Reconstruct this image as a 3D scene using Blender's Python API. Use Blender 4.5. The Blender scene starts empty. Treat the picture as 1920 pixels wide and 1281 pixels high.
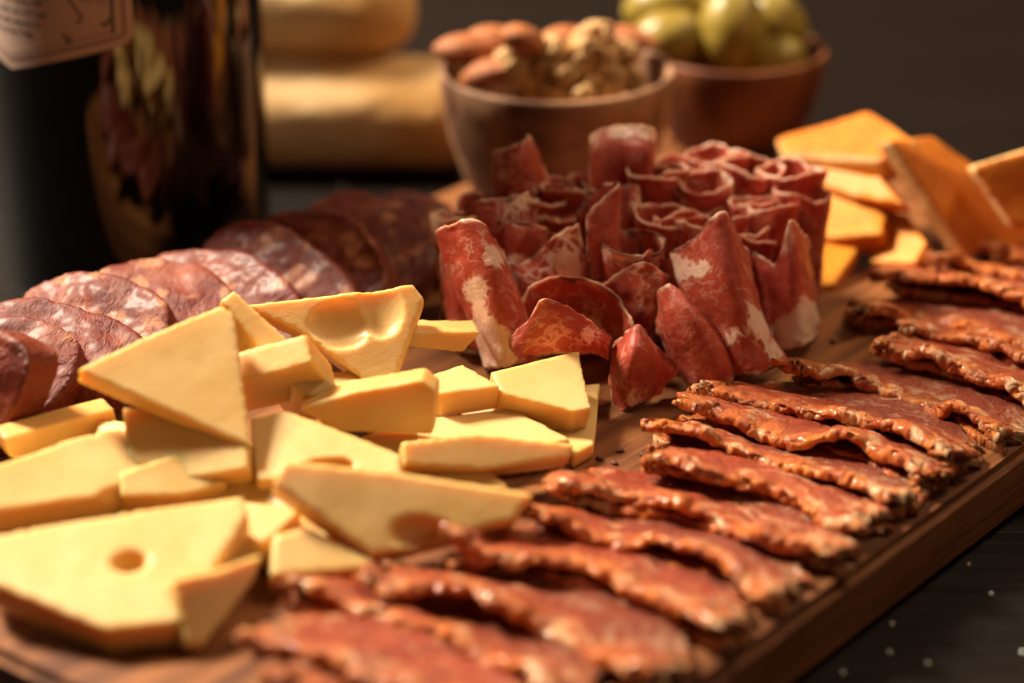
import bpy, bmesh, math, random
import numpy as np
from mathutils import Vector, Matrix

# ------------------------------------------------------------------ camera, world, lamps, exposure
sc = bpy.context.scene
COL = sc.collection
MM = 0.001
IW, IH = 1920.0, 1281.0
LENS, PITCH, CAMH = 85.0, math.radians(23.0), 246.0        # mm, rad, mm above the board top (board top is z = 0)
FPX = LENS / 36.0 * IW
cam_d = bpy.data.cameras.new('camera'); cam = bpy.data.objects.new('camera', cam_d); COL.objects.link(cam)
cam_d.lens = LENS; cam_d.sensor_width = 36.0; cam_d.clip_start = 0.02; cam_d.clip_end = 20
cam.location = (0, 0, CAMH * MM)
cam.rotation_euler = (math.radians(90) - PITCH, 0, 0)
cam_d.dof.use_dof = True
cam_d.dof.focus_distance = 0.580
cam_d.dof.aperture_fstop = 5.4
cam_d.dof.aperture_blades = 0
sc.camera = cam
sc.cycles.max_bounces = 6; sc.cycles.diffuse_bounces = 3; sc.cycles.glossy_bounces = 3; sc.cycles.transmission_bounces = 2

sc.view_settings.view_transform = 'Standard'; sc.view_settings.look = 'None'
sc.view_settings.exposure = 0.0; sc.view_settings.gamma = 1.0
world = bpy.data.worlds.new('World'); sc.world = world; world.use_nodes = True
world.node_tree.nodes['Background'].inputs[0].default_value = (0.30, 0.20, 0.14, 1)
world.node_tree.nodes['Background'].inputs[1].default_value = 0.06

def area(name, loc, target, sx, sy, power, color):
    l = bpy.data.lights.new(name, 'AREA'); l.shape = 'RECTANGLE'; l.size = sx; l.size_y = sy
    l.energy = power; l.color = color
    o = bpy.data.objects.new(name, l); COL.objects.link(o)
    o.location = loc
    o.rotation_euler = (Vector(target) - Vector(loc)).to_track_quat('-Z', 'Y').to_euler()
    return o
area('window_softbox', (-0.70, 0.985, 0.90), (0.0, 0.56, 0.0), 0.24, 0.24, 50.0, (1.0, 0.85, 0.66))
area('ceiling_softbox', (0.55, 0.86, 0.95), (0.03, 0.56, 0.0), 0.30, 0.30, 5.5, (1.0, 0.72, 0.46))
area('room_softbox', (0.75, -0.15, 0.75), (0.03, 0.52, 0.0), 0.5, 0.5, 1.4, (1.0, 0.68, 0.42))

# ------------------------------------------------------------------ helpers: photo pixels to places
CP, SP = math.cos(PITCH), math.sin(PITCH)
def ray(px, py):
    dx, dy = px - IW / 2, py - IH / 2
    return np.array([dx, FPX * CP - dy * SP, -FPX * SP - dy * CP])
CAM = np.array([0, 0, CAMH])
def Pz(px, py, z):
    r = ray(px, py); return CAM + r * ((z - CAMH) / r[2])
def Py(px, py, y):
    r = ray(px, py); return CAM + r * (y / r[1])
def P(px, py, v):
    """v above 300 is the distance along the table in mm, otherwise the height over the board in mm"""
    return Py(px, py, v) if v > 300 else Pz(px, py, v)
def Pplane(px, py, p0, n):
    r = ray(px, py); return CAM + r * (np.dot(p0 - CAM, n) / np.dot(r, n))

# ------------------------------------------------------------------ helpers: noise
_rs = np.random.RandomState(7)
_perm = _rs.permutation(256); _perm = np.concatenate([_perm, _perm, _perm])
_g = _rs.normal(size=(256, 3)); _g /= np.linalg.norm(_g, axis=1)[:, None]
def pnoise(p):
    p = np.asarray(p, float); pi = np.floor(p).astype(int); f = p - pi; pi &= 255
    w = f * f * f * (f * (f * 6 - 15) + 10); r = 0
    for i in (0, 1):
        for j in (0, 1):
            for k in (0, 1):
                h = _perm[_perm[_perm[(pi[..., 0] + i) & 255] + ((pi[..., 1] + j) & 255)] + ((pi[..., 2] + k) & 255)]
                g = _g[h]; d = f - np.array([i, j, k])
                wt = (w[..., 0] if i else 1 - w[..., 0]) * (w[..., 1] if j else 1 - w[..., 1]) * (w[..., 2] if k else 1 - w[..., 2])
                r = r + wt * (g * d).sum(-1)
    return r
def fbm(p, o=3):
    a, r = 1.0, 0
    for i in range(o):
        r = r + a * pnoise(p * (2 ** i) + i * 17.3); a *= 0.5
    return r

# ------------------------------------------------------------------ helpers: objects
def link_mesh(name, me, mat=None, parent=None):
    o = bpy.data.objects.new(name, me); COL.objects.link(o)
    if mat is not None:
        me.materials.clear(); me.materials.append(mat)
    if parent is not None: o.parent = parent
    return o
def tag(o, label, cat, group=None, kind=None):
    if label: o['label'] = label
    if cat: o['category'] = cat
    if group: o['group'] = group
    if kind: o['kind'] = kind
    return o
def mesh_from(name, V, F, smooth=True):
    me = bpy.data.meshes.new(name)
    me.from_pydata([tuple(v) for v in np.asarray(V) * MM], [], F)
    me.update()
    if smooth: me.polygons.foreach_set('use_smooth', [True] * len(me.polygons))
    return me
def recenter(o):
    """put the object's origin at the base of its mesh so object coordinates are its own"""
    me = o.data; n = len(me.vertices); co = np.empty(n * 3); me.vertices.foreach_get('co', co); co = co.reshape(-1, 3)
    c = np.array([(co[:, 0].min() + co[:, 0].max()) / 2, (co[:, 1].min() + co[:, 1].max()) / 2, co[:, 2].min()])
    me.vertices.foreach_set('co', (co - c).ravel()); o.location = c; me.update()
    return o
def vnormals(me):
    n = np.empty(len(me.vertices) * 3); me.vertex_normals.foreach_get('vector', n); return n.reshape(-1, 3)
def vco(me):
    n = np.empty(len(me.vertices) * 3); me.vertices.foreach_get('co', n); return n.reshape(-1, 3)
def set_attr(me, name, vals):
    a = me.attributes.new(name, 'FLOAT', 'POINT'); a.data.foreach_set('value', np.asarray(vals, np.float32).ravel())

def catmull(ctrl, n, closed=False):
    """ctrl (k, ...) -> n samples through every control point"""
    c = np.asarray(ctrl, float); k = len(c)
    if closed:
        c = np.concatenate([c[-1:], c, c[:2]]); t = np.arange(n) / n * k
    else:
        c = np.concatenate([2 * c[:1] - c[1:2], c, 2 * c[-1:] - c[-2:-1]]); t = np.linspace(0, k - 1, n)
    i = np.minimum(t.astype(int), k - (1 if closed else 2)); f = (t - i).reshape((-1,) + (1,) * (c.ndim - 1))
    p0, p1, p2, p3 = c[i], c[i + 1], c[i + 2], c[i + 3]
    return 0.5 * (2 * p1 + (p2 - p0) * f + (2 * p0 - 5 * p1 + 4 * p2 - p3) * f ** 2 + (3 * p1 - p0 - 3 * p2 + p3) * f ** 3)
def grid_normals(G):
    du = np.gradient(G, axis=0); dv = np.gradient(G, axis=1)
    n = np.cross(du, dv); l = np.linalg.norm(n, axis=2, keepdims=True); l[l < 1e-9] = 1
    return n / l
def pix(G):
    """where points of a slice show in the photograph"""
    d = G - CAM; f = d[..., 1] * CP - d[..., 2] * SP; u = d[..., 1] * SP + d[..., 2] * CP
    return np.stack([IW / 2 + FPX * d[..., 0] / f, IH / 2 - FPX * u / f], -1)
def sheet(name, G, thick, mat, seed=0, fat=None, lean=-.035, crinkle=0.0, rind=1.0, parent=None):
    """a slice: grid of points (nu, nv, 3) in mm given a real thickness; stores slice coordinates and distance to its rim"""
    nu, nv = G.shape[:2]
    N = grid_normals(G)
    if crinkle:
        G = G + N * (fbm(G / 9.0 + seed * 3.1, 3) * crinkle * 2 + pnoise(G / 2.2 + seed) * crinkle * 0.35)[..., None]
        N = grid_normals(G)
    if crinkle:
        iu = np.minimum(np.arange(nu), nu - 1 - np.arange(nu))[:, None] * np.linalg.norm(np.diff(G, axis=0), axis=2).mean(); iv = np.minimum(np.arange(nv), nv - 1 - np.arange(nv))[None, :] * np.linalg.norm(np.diff(G, axis=1), axis=2).mean()
        near = np.exp(-np.minimum(iu, iv) / 2.2)[..., None]
        G = G + N * near * (pnoise(G / 4.2 + seed * 1.7) * 1.3 + pnoise(G / 1.7 + seed) * .45)[..., None] + near * np.array([0, 0, 1]) * (pnoise(G / 2.4 + seed * 4.1) * .9)[..., None]
        N = grid_normals(G)
    lu = np.concatenate([[0], np.cumsum(np.linalg.norm(np.diff(G, axis=0), axis=2).mean(1))])
    lv = np.concatenate([[0], np.cumsum(np.linalg.norm(np.diff(G, axis=1), axis=2).mean(0))])
    U, Vv = np.meshgrid(lu, lv, indexing='ij')
    ed = np.minimum(np.minimum(U, lu[-1] - U), np.minimum(Vv, lv[-1] - Vv))
    th = np.asarray(thick) * np.ones((nu, nv))
    th = th * (0.55 + 0.45 * np.clip(ed / 1.2, 0, 1))
    A = G + N * th[..., None] / 2; B = G - N * th[..., None] / 2
    V = np.concatenate([A.reshape(-1, 3), B.reshape(-1, 3)]); o = nu * nv
    ii, jj = np.meshgrid(np.arange(nu - 1), np.arange(nv - 1), indexing='ij')
    a = (ii * nv + jj).ravel()
    F = np.concatenate([np.stack([a, a + nv, a + nv + 1, a + 1], 1), np.stack([a + o, a + o + 1, a + o + nv + 1, a + o + nv], 1)])
    rim = np.concatenate([np.arange(nv), np.arange(1, nu) * nv + nv - 1, (nu - 1) * nv + np.arange(nv - 2, -1, -1), np.arange(nu - 2, 0, -1) * nv])
    r2 = np.roll(rim, -1)
    F = np.concatenate([F, np.stack([rim, r2, r2 + o, rim + o], 1)])
    me = mesh_from(name, V, F.tolist())
    sx = (U - lu[-1] / 2) + seed * 61.7; sy = (Vv - lv[-1] / 2) + seed * 37.1
    m = np.stack([sx, sy, np.zeros_like(sx) + seed * 5.3], -1).reshape(-1, 3)
    at = me.attributes.new('slice', 'FLOAT_VECTOR', 'POINT'); at.data.foreach_set('vector', np.concatenate([m, m]).astype(np.float32).ravel())
    set_attr(me, 'rim', np.concatenate([ed.ravel(), ed.ravel()]))
    set_attr(me, 'rind', np.full(len(V), rind)); set_attr(me, 'marble', np.full(len(V), 1.0 if seed in (24, 28, 30) else .15 + .25 * (seed % 3)))
    fb = np.full((nu, nv), lean)
    if fat:
        Q = pix(G)
        for (fx, fy, fr, fa) in fat: fb = fb + fa * np.exp(-(((Q - np.array([fx, fy])) / fr) ** 2).sum(-1))
    set_attr(me, 'fatbias', np.concatenate([fb.ravel()] * 2))
    o_ = link_mesh(name, me, mat, parent)
    return o_
def ctrl_sheet(name, rows, nu, nv, thick, mat, seed, crinkle=0.25, rind=1.0, fat=None):
    """rows of (px, py, v) control points"""
    C = np.array([[P(*q) for q in r] for r in rows])
    A = catmull(C, nu); A = np.swapaxes(catmull(np.swapaxes(A, 0, 1), nv), 0, 1)
    return sheet(name, A, thick, mat, seed, crinkle=crinkle, rind=rind, fat=fat, lean=-.035 if fat is None else -.06)

def eval_mods(o):
    dg = bpy.context.evaluated_depsgraph_get(); dg.update()
    me = bpy.data.meshes.new_from_object(o.evaluated_get(dg)); return me
def slab(name, pts, anchors, thick, mat, holes=(), voxel=0.75, smooth=2, rough=0.13, roundo=False, seed=0, bulge=0.0, chunky=0.0, puff=0.0):
    """a cut piece: outline in photo pixels on a plane through three anchored corners, extruded to its thickness.
    holes: (px, py, radius_x_mm, radius_y_mm, depth_mm)"""
    a = [P(pts[i][0], pts[i][1], v) for i, v in anchors]
    n = np.cross(a[1] - a[0], a[2] - a[0]); n /= np.linalg.norm(n)
    if np.dot(n, CAM - a[0]) < 0: n = -n
    C = np.array([Pplane(x, y, a[0], n) for x, y in pts])
    if roundo: C = catmull(C, 40, closed=True)
    k = len(C); cen = C.mean(0)
    low = cen + (C - cen) * (1 + bulge) - n * thick
    V = np.concatenate([C, low]); F = [list(range(k)), list(range(2 * k - 1, k - 1, -1))] + [[i, i + k, (i + 1) % k + k, (i + 1) % k] for i in range(k)]
    bm = bmesh.new(); vs = [bm.verts.new(v * MM) for v in V]
    for f in F: bm.faces.new([vs[i] for i in f])
    bmesh.ops.recalc_face_normals(bm, faces=bm.faces)
    me = bpy.data.meshes.new(name); bm.to_mesh(me); bm.free()
    o = bpy.data.objects.new(name, me); COL.objects.link(o)
    e1 = C[1] - C[0]; e1 /= np.linalg.norm(e1); e2 = np.cross(n, e1)
    cut = []
    for (hx, hy, rx, ry, dp) in holes:
        c = Pplane(hx, hy, a[0], n)
        hm = bpy.data.meshes.new('cut'); b2 = bmesh.new(); bmesh.ops.create_uvsphere(b2, u_segments=28, v_segments=18, radius=1.0)
        M = np.array([e1 * rx, e2 * ry, n * dp]).T
        for v in b2.verts: v.co = (M @ np.array(v.co) + c) * MM
        bmesh.ops.recalc_face_normals(b2, faces=b2.faces)
        b2.to_mesh(hm); b2.free(); h = bpy.data.objects.new('cut', hm); COL.objects.link(h); cut.append(h)
        m = o.modifiers.new('b', 'BOOLEAN'); m.operation = 'DIFFERENCE'; m.object = h; m.solver = 'EXACT'
    m = o.modifiers.new('r', 'REMESH'); m.mode = 'VOXEL'; m.voxel_size = voxel * MM; m.use_smooth_shade = True
    m = o.modifiers.new('s', 'SMOOTH'); m.iterations = smooth; m.factor = 0.5
    me2 = eval_mods(o); bpy.data.objects.remove(o)
    for h in cut: bpy.data.objects.remove(h)
    co = vco(me2) / MM; nn = vnormals(me2)
    d = fbm(co / 14.0 + seed * 2.7, 2) * rough * 1.6 + pnoise(co / 3.0 + seed) * rough * 0.35
    if chunky: d = d + fbm(co / 7.0 + seed, 3) * chunky + pnoise(co / 15.0 + seed * 3) * chunky * 2.2
    facing = nn @ n
    if puff: d = d + puff * np.clip(1 - np.linalg.norm(co - cen, axis=1) / 30.0, 0, 1) * np.clip(facing, 0, 1)
    co = co + nn * d[:, None]
    me2.vertices.foreach_set('co', (co * MM).ravel()); me2.update()
    set_attr(me2, 'face', facing)
    q = np.stack([(co - cen) @ e1, (co - cen) @ e2, (co - cen) @ n], 1) + seed * 41.3
    at = me2.attributes.new('slice', 'FLOAT_VECTOR', 'POINT'); at.data.foreach_set('vector', q.astype(np.float32).ravel())
    me2.polygons.foreach_set('use_smooth', [True] * len(me2.polygons))
    ob = link_mesh(name, me2, mat)
    return ob
def lathe(name, prof, seg, mat, parent=None, center=(0, 0)):
    prof = np.array(prof, float); k = len(prof); V = []
    for s in range(seg):
        t = 2 * math.pi * s / seg
        for r, z in prof: V.append((center[0] + r * math.cos(t), center[1] + r * math.sin(t), z))
    F = []
    for s in range(seg):
        s2 = (s + 1) % seg
        for i in range(k - 1): F.append([s * k + i, s2 * k + i, s2 * k + i + 1, s * k + i + 1])
    me = mesh_from(name, V, F)
    bm = bmesh.new(); bm.from_mesh(me); bmesh.ops.remove_doubles(bm, verts=bm.verts, dist=1e-6); bm.to_mesh(me); bm.free()
    me.polygons.foreach_set('use_smooth', [True] * len(me.polygons))
    return link_mesh(name, me, mat, parent)
def blob(name, loc, axes, rot, mat, seed, shape=None, nu=40, nv=24):
    """closed lumpy body; shape(dir, p) returns moved points in unit space"""
    th = np.linspace(0, 2 * math.pi, nu, endpoint=False); ph = np.linspace(0, math.pi, nv)
    T, Ph = np.meshgrid(th, ph, indexing='ij')
    D = np.stack([np.sin(Ph) * np.cos(T), np.sin(Ph) * np.sin(T), np.cos(Ph)], -1)
    S = shape(D) if shape is not None else D
    V = (S * np.array(axes)).reshape(-1, 3)
    F = [[i * nv + j, i * nv + j + 1, ((i + 1) % nu) * nv + j + 1, ((i + 1) % nu) * nv + j] for i in range(nu) for j in range(nv - 1)]
    me = mesh_from(name, V, F)
    bm = bmesh.new(); bm.from_mesh(me); bmesh.ops.remove_doubles(bm, verts=bm.verts, dist=1e-7)
    bmesh.ops.recalc_face_normals(bm, faces=bm.faces); bm.to_mesh(me); bm.free()
    me.polygons.foreach_set('use_smooth', [True] * len(me.polygons))
    o = link_mesh(name, me, mat); o.location = np.array(loc) * MM; o.rotation_euler = rot
    return o

# ------------------------------------------------------------------ materials
class Nodes:
    def __init__(s, name):
        s.m = bpy.data.materials.new(name); s.m.use_nodes = True; s.t = s.m.node_tree
        s.b = s.t.nodes['Principled BSDF']; s.out = s.t.nodes['Material Output']
    def n(s, ty, **kw):
        x = s.t.nodes.new(ty)
        for k, v in kw.items():
            if k.startswith('i_'):
                key = k[2:]; key = int(key) if key.isdigit() else key
                s.put(x.inputs[key], v)
            else: setattr(x, k, v)
        return x
    def put(s, sock, v):
        if isinstance(v, bpy.types.NodeSocket): s.t.links.new(v, sock)
        elif isinstance(v, bpy.types.Node): s.t.links.new(v.outputs[0], sock)
        else: sock.default_value = v
    def set(s, **kw):
        for k, v in kw.items(): s.put(s.b.inputs[k.replace('_', ' ')], v)
    def math(s, op, a, b=0.0, c=0.0, clamp=False):
        x = s.n('ShaderNodeMath', operation=op); x.use_clamp = clamp
        s.put(x.inputs[0], a); s.put(x.inputs[1], b); s.put(x.inputs[2], c); return x.outputs[0]
    def ramp(s, v, lo, hi, a=0.0, b=1.0, smooth=True):
        x = s.n('ShaderNodeMapRange'); x.interpolation_type = 'SMOOTHSTEP' if smooth else 'LINEAR'
        s.put(x.inputs['Value'], v); s.put(x.inputs['From Min'], lo); s.put(x.inputs['From Max'], hi); s.put(x.inputs['To Min'], a); s.put(x.inputs['To Max'], b)
        return x.outputs[0]
    def mix(s, f, a, b):
        x = s.n('ShaderNodeMix', data_type='RGBA'); s.put(x.inputs[0], f)
        for sock, v in ((x.inputs[6], a), (x.inputs[7], b)):
            s.put(sock, v if not isinstance(v, tuple) else (*v[:3], 1.0))
        return x.outputs[2]
    def noise(s, vec, scale, detail=3.0, rough=0.55, dist=0.0):
        x = s.n('ShaderNodeTexNoise', i_Scale=scale, i_Detail=detail, i_Roughness=rough, i_Distortion=dist)
        s.put(x.inputs['Vector'], vec); return x.outputs['Fac']
    def voro(s, vec, scale, feat='DISTANCE_TO_EDGE'):
        x = s.n('ShaderNodeTexVoronoi', feature=feat, i_Scale=scale); s.put(x.inputs['Vector'], vec); return x.outputs['Distance']
    def attr(s, name): return s.n('ShaderNodeAttribute', attribute_name=name)
    def warp(s, vec, scale, amount):
        x = s.n('ShaderNodeTexNoise', i_Scale=scale, i_Detail=2.0); s.put(x.inputs['Vector'], vec)
        sub = s.n('ShaderNodeVectorMath', operation='SUBTRACT'); s.put(sub.inputs[0], x.outputs['Color']); sub.inputs[1].default_value = (.5, .5, .5)
        mul = s.n('ShaderNodeVectorMath', operation='SCALE'); s.put(mul.inputs[0], sub.outputs[0]); mul.inputs['Scale'].default_value = amount
        add = s.n('ShaderNodeVectorMath', operation='ADD'); s.put(add.inputs[0], vec); s.put(add.inputs[1], mul.outputs[0]); return add.outputs[0]
    def vscale(s, vec, v):
        x = s.n('ShaderNodeVectorMath', operation='MULTIPLY'); s.put(x.inputs[0], vec); x.inputs[1].default_value = v; return x.outputs[0]
    def bump(s, h, strength, dist):
        x = s.n('ShaderNodeBump', i_Strength=strength, i_Distance=dist); s.put(x.inputs['Height'], h); s.put(s.b.inputs['Normal'], x.outputs[0]); return x
    def sss(s, w, radius, scale):
        s.b.inputs['Subsurface Weight'].default_value = w; s.b.inputs['Subsurface Radius'].default_value = radius; s.b.inputs['Subsurface Scale'].default_value = scale

def mat_cheese():
    k = Nodes('young_cheese'); v = k.attr('slice').outputs['Vector']
    big = k.noise(v, 0.06, 3); mid = k.noise(v, 0.35, 4, 0.6)
    c = k.mix(k.ramp(big, .35, .65), (0.70, 0.455, 0.165), (0.75, 0.52, 0.225))
    c = k.mix(k.math('MULTIPLY', k.ramp(mid, .55, .75), 0.25), c, (0.76, 0.53, 0.245))
    sp = k.ramp(k.noise(v, 1.1, 2), .70, .76); zone = k.ramp(k.noise(v, 0.10, 1), .52, .62)
    c = k.mix(k.math('MULTIPLY', k.math('MULTIPLY', sp, zone), 0.8), c, (0.55, 0.17, 0.02))
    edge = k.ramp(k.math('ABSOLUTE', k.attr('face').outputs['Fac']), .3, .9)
    c = k.mix(k.math('MULTIPLY', k.math('SUBTRACT', 1.0, edge), 0.35), c, (0.74, 0.38, 0.06))  # cut sides tinted deeper orange: shade and bounced light put into the colour
    k.set(Base_Color=c, Roughness=k.ramp(mid, .3, .7, .34, .5), IOR=1.42); k.sss(0.75, (1.0, .55, .16), 0.005)
    k.b.inputs['Specular IOR Level'].default_value = 0.4
    h = k.math('ADD', k.noise(v, 0.9, 5, .6), k.math('MULTIPLY', k.noise(k.vscale(v, (.25, 2.5, 1)), 1.2, 2), .35))
    k.bump(k.math('ADD', h, k.math('MULTIPLY', k.ramp(k.noise(v, 1.9, 2), .66, .74), -.8)), 0.28, 0.0004); return k.m
def mat_smoked():
    k = Nodes('smoked_cheese'); v = k.attr('slice').outputs['Vector']; f = k.attr('face').outputs['Fac']
    rind = k.mix(k.noise(v, 0.13, 4), (0.48, 0.085, 0.008), (0.80, 0.28, 0.025))
    c = k.mix(k.ramp(f, .55, .85), (0.88, 0.58, 0.24), rind)
    k.set(Base_Color=c, Roughness=.5); k.b.inputs['Specular IOR Level'].default_value = .3; k.bump(k.noise(v, .8, 4), .3, .0005); return k.m
def mat_smoked_yellow():
    k = Nodes('smoked_cheese_paste'); v = k.attr('slice').outputs['Vector']; f = k.attr('face').outputs['Fac']
    c = k.mix(k.noise(v, 0.13, 4), (0.56, 0.16, 0.008), (0.80, 0.36, 0.03))
    c = k.mix(k.ramp(f, .5, .85), (0.55, 0.14, 0.015), c)
    k.set(Base_Color=c, Roughness=.5); k.b.inputs['Specular IOR Level'].default_value = .3; k.bump(k.noise(v, .8, 4), .3, .0005); return k.m
def mat_coppa():
    k = Nodes('coppa'); v0 = k.attr('slice').outputs['Vector']; rim = k.attr('rim').outputs['Fac']
    v = k.warp(v0, 0.12, 7.0)
    mar = k.attr('marble').outputs['Fac']
    zone = k.math('ADD', k.math('MULTIPLY_ADD', k.noise(v, 0.055, 1.5, .45, .2), .7, .15), k.attr('fatbias').outputs['Fac'])
    cell = k.voro(k.warp(v0, 0.5, 1.6), 0.42)
    n1 = k.noise(k.warp(k.vscale(v0, (1, .6, 1)), 0.3, 3.0), 0.26, 3, .6)
    ridge = k.math('ABSOLUTE', k.math('SUBTRACT', n1, .5))
    lim = k.ramp(zone, .53, .66, .0, .75, False)
    fat = k.ramp(k.math('MULTIPLY_ADD', k.math('SUBTRACT', .35, cell), k.math('MULTIPLY_ADD', mar, .16, .05), zone), .555, .625)
    vein = k.math('MULTIPLY', k.ramp(ridge, .0, .06, 1, 0), k.ramp(k.noise(v, .10, 2), .40, .62, 0.02, .55))
    vein = k.math('MULTIPLY', vein, k.math('MULTIPLY_ADD', mar, .8, .2))
    fat = k.math('MAXIMUM', fat, vein)
    meat = k.mix(k.noise(v, .10, 4, .6), (0.23, 0.018, 0.011), (0.63, 0.118, 0.062))
    fatc = k.mix(k.noise(v, .2, 3), (0.78, 0.45, 0.33), (0.84, 0.60, 0.45))
    c = k.mix(fat, meat, fatc)
    rn = k.math('ADD', rim, k.math('MULTIPLY', k.math('SUBTRACT', k.noise(v0, .55, 3), .5), 2.2))
    edge_fat = k.math('MULTIPLY', k.ramp(rn, .25, 1.05, .9, 0), k.ramp(k.noise(v0, .13, 2), .30, .52))
    c = k.mix(edge_fat, c, (0.80, 0.50, 0.33))
    rind = k.math('MULTIPLY', k.math('MULTIPLY', k.ramp(rn, .45, .95, 1, 0), k.ramp(k.noise(v0, .09, 2), .38, .56)), k.attr('rind').outputs['Fac'])
    c = k.mix(rind, c, (0.13, 0.045, 0.018))
    k.set(Base_Color=c, Roughness=k.ramp(k.noise(v0, .5, 3), .3, .7, .30, .48)); k.sss(0.38, (1.0, .28, .16), 0.0024)
    k.b.inputs['Specular IOR Level'].default_value = 0.38
    h = k.math('ADD', k.math('MULTIPLY', fat, .35), k.math('ADD', k.math('ADD', k.math('MULTIPLY', k.noise(v0, 1.1, 4, .65), .8), k.math('MULTIPLY', k.noise(k.vscale(v0, (1, .18, 1)), 1.6, 3, .6), .25)), k.math('MULTIPLY', rind, k.noise(v0, 2.5, 3))))
    k.bump(h, .55, .0005); return k.m
def mat_chorizo():
    k = Nodes('chorizo'); v0 = k.attr('slice').outputs['Vector']; fold = k.attr('fold').outputs['Fac']
    v = k.warp(v0, .25, 4.0)
    zone = k.noise(v, .10, 3, .55)
    meat = k.mix(k.noise(v, .22, 4, .6), (0.20, 0.017, 0.004), (0.50, 0.070, 0.011))
    crust = k.mix(k.noise(v, .35, 4, .65), (0.55, 0.085, 0.008), (0.84, 0.30, 0.04))
    cfac = k.math('MULTIPLY', fold, k.ramp(k.noise(v0, .16, 3), .36, .6, .35, 1))
    c = k.mix(cfac, meat, crust)
    cell = k.voro(v, .20, 'F1')
    ef = k.attr('endfat').outputs['Fac']
    fat = k.math('MULTIPLY', k.ramp(cell, .34, k.math('ADD', .50, k.math('MULTIPLY', ef, .3)), 1, 0), k.ramp(k.math('ADD', zone, k.math('MULTIPLY', ef, .10)), .54, .60))
    fat = k.math('MULTIPLY', fat, k.math('MULTIPLY_ADD', fold, .55, .45))
    streak = k.math('MULTIPLY', k.ramp(k.noise(k.vscale(v, (.3, 1.3, 1)), .26, 3), .57, .66), .62)
    fat = k.math('MAXIMUM', fat, streak)
    fatc = k.mix(k.noise(v, .3, 3), (0.74, 0.33, 0.11), (0.80, 0.55, 0.33))
    c = k.mix(fat, c, fatc)
    k.set(Base_Color=c, Roughness=k.ramp(k.noise(v0, .5, 4, .65), .3, .7, .22, .5)); k.sss(0.3, (1.0, .28, .10), 0.0018)
    k.b.inputs['Specular IOR Level'].default_value = .45; k.b.inputs['Coat Weight'].default_value = .35; k.b.inputs['Coat Roughness'].default_value = .12
    h = k.math('ADD', k.noise(v0, .8, 6, .72), k.math('MULTIPLY', k.voro(v, 1.1, 'SMOOTH_F1'), .5))
    k.bump(h, 1.0, .0010); return k.m
def mat_sausage():
    k = Nodes('cured_sausage'); v0 = k.attr('slice').outputs['Vector']; f = k.attr('face').outputs['Fac']
    v = k.warp(v0, .2, 5.0)
    meat = k.mix(k.noise(v, .16, 4, .6), (0.065, 0.007, 0.005), (0.25, 0.034, 0.014))
    cell = k.voro(v, .13, 'F1'); zone = k.noise(v, .07, 2)
    meat = k.mix(k.ramp(k.noise(v0, .05, 3), .54, .66, 0, .6), meat, (0.30, 0.075, 0.03))
    fat = k.math('MULTIPLY', k.ramp(cell, .28, .46, 1, 0), k.ramp(zone, .5, .58, 0, .7))
    c = k.mix(fat, meat, (0.50, 0.20, 0.085))
    c = k.mix(k.ramp(f, .45, .8, .75, 0), c, (0.17, 0.026, 0.008))
    k.set(Base_Color=c, Roughness=k.ramp(k.noise(v0, .3, 3), .35, .65, .40, .56)); k.b.inputs['Specular IOR Level'].default_value = .32
    k.b.inputs['Coat Weight'].default_value = .08; k.b.inputs['Coat Roughness'].default_value = .25
    wr = k.math('ABSOLUTE', k.math('SUBTRACT', k.noise(k.warp(k.vscale(v0, (.5, 1.3, 1)), .2, 4.0), .14, 4, .6), .5))
    h = k.math('ADD', k.math('MULTIPLY', k.ramp(wr, 0, .05), k.ramp(k.noise(v0, .06, 2), .4, .6, .1, 1.0)), k.math('MULTIPLY', k.noise(v0, .8, 6, .7), 1.0))
    k.bump(h, .5, .0008); return k.m
def mat_wood(name, dark, light, stretch, scale, rough, gloss=.5, vec='Object'):
    k = Nodes(name); tc = k.n('ShaderNodeTexCoord').outputs[vec]
    v = k.vscale(tc, stretch); w = k.warp(v, scale * .4, .6 / scale)
    a = k.noise(w, scale, 6, .6, .4); b = k.noise(k.vscale(v, (.3, 1, 1)), scale * 9, 4, .65)
    wv = k.n('ShaderNodeTexWave', i_Scale=scale * .55, i_Distortion=7.0, i_Detail=3.0); wv.bands_direction = 'Y'; k.put(wv.inputs['Vector'], w)
    f = k.math('ADD', k.math('MULTIPLY', a, .55), k.math('ADD', k.math('MULTIPLY', b, .30), k.math('MULTIPLY', wv.outputs['Fac'], .10)))
    c = k.mix(k.ramp(f, .32, .66), dark, light)
    pore = k.ramp(k.noise(k.vscale(v, (.22, 1, 1)), scale * 22, 2), .62, .70)
    c = k.mix(k.math('MULTIPLY', pore, .6), c, tuple(x * .35 for x in dark))
    k.set(Base_Color=c, Roughness=k.ramp(b, .3, .7, rough - .07, rough + .1)); k.b.inputs['Specular IOR Level'].default_value = gloss
    k.bump(k.math('SUBTRACT', b, k.math('MULTIPLY', pore, .7)), .35, .0006); return k.m
def mat_plain(name, col, rough, spec=.5, sss=0, noise=None, col2=None, bump=.0, bscale=800, coat=0):
    k = Nodes(name); tc = k.n('ShaderNodeTexCoord').outputs['Object']
    if noise: k.set(Base_Color=k.mix(k.ramp(k.noise(tc, noise, 4, .6), .35, .65), col, col2))
    else: k.set(Base_Color=(*col, 1))
    k.set(Roughness=rough); k.b.inputs['Specular IOR Level'].default_value = spec; k.b.inputs['Coat Weight'].default_value = coat
    if sss: k.sss(sss, (1, .5, .25), .003)
    if bump: k.bump(k.noise(tc, bscale, 5, .6), .6, bump)
    return k.m
M_CHEESE, M_SMOKED, M_SMOKEDY, M_COPPA, M_CHORIZO, M_SAUSAGE = mat_cheese(), mat_smoked(), mat_smoked_yellow(), mat_coppa(), mat_chorizo(), mat_sausage()
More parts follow.
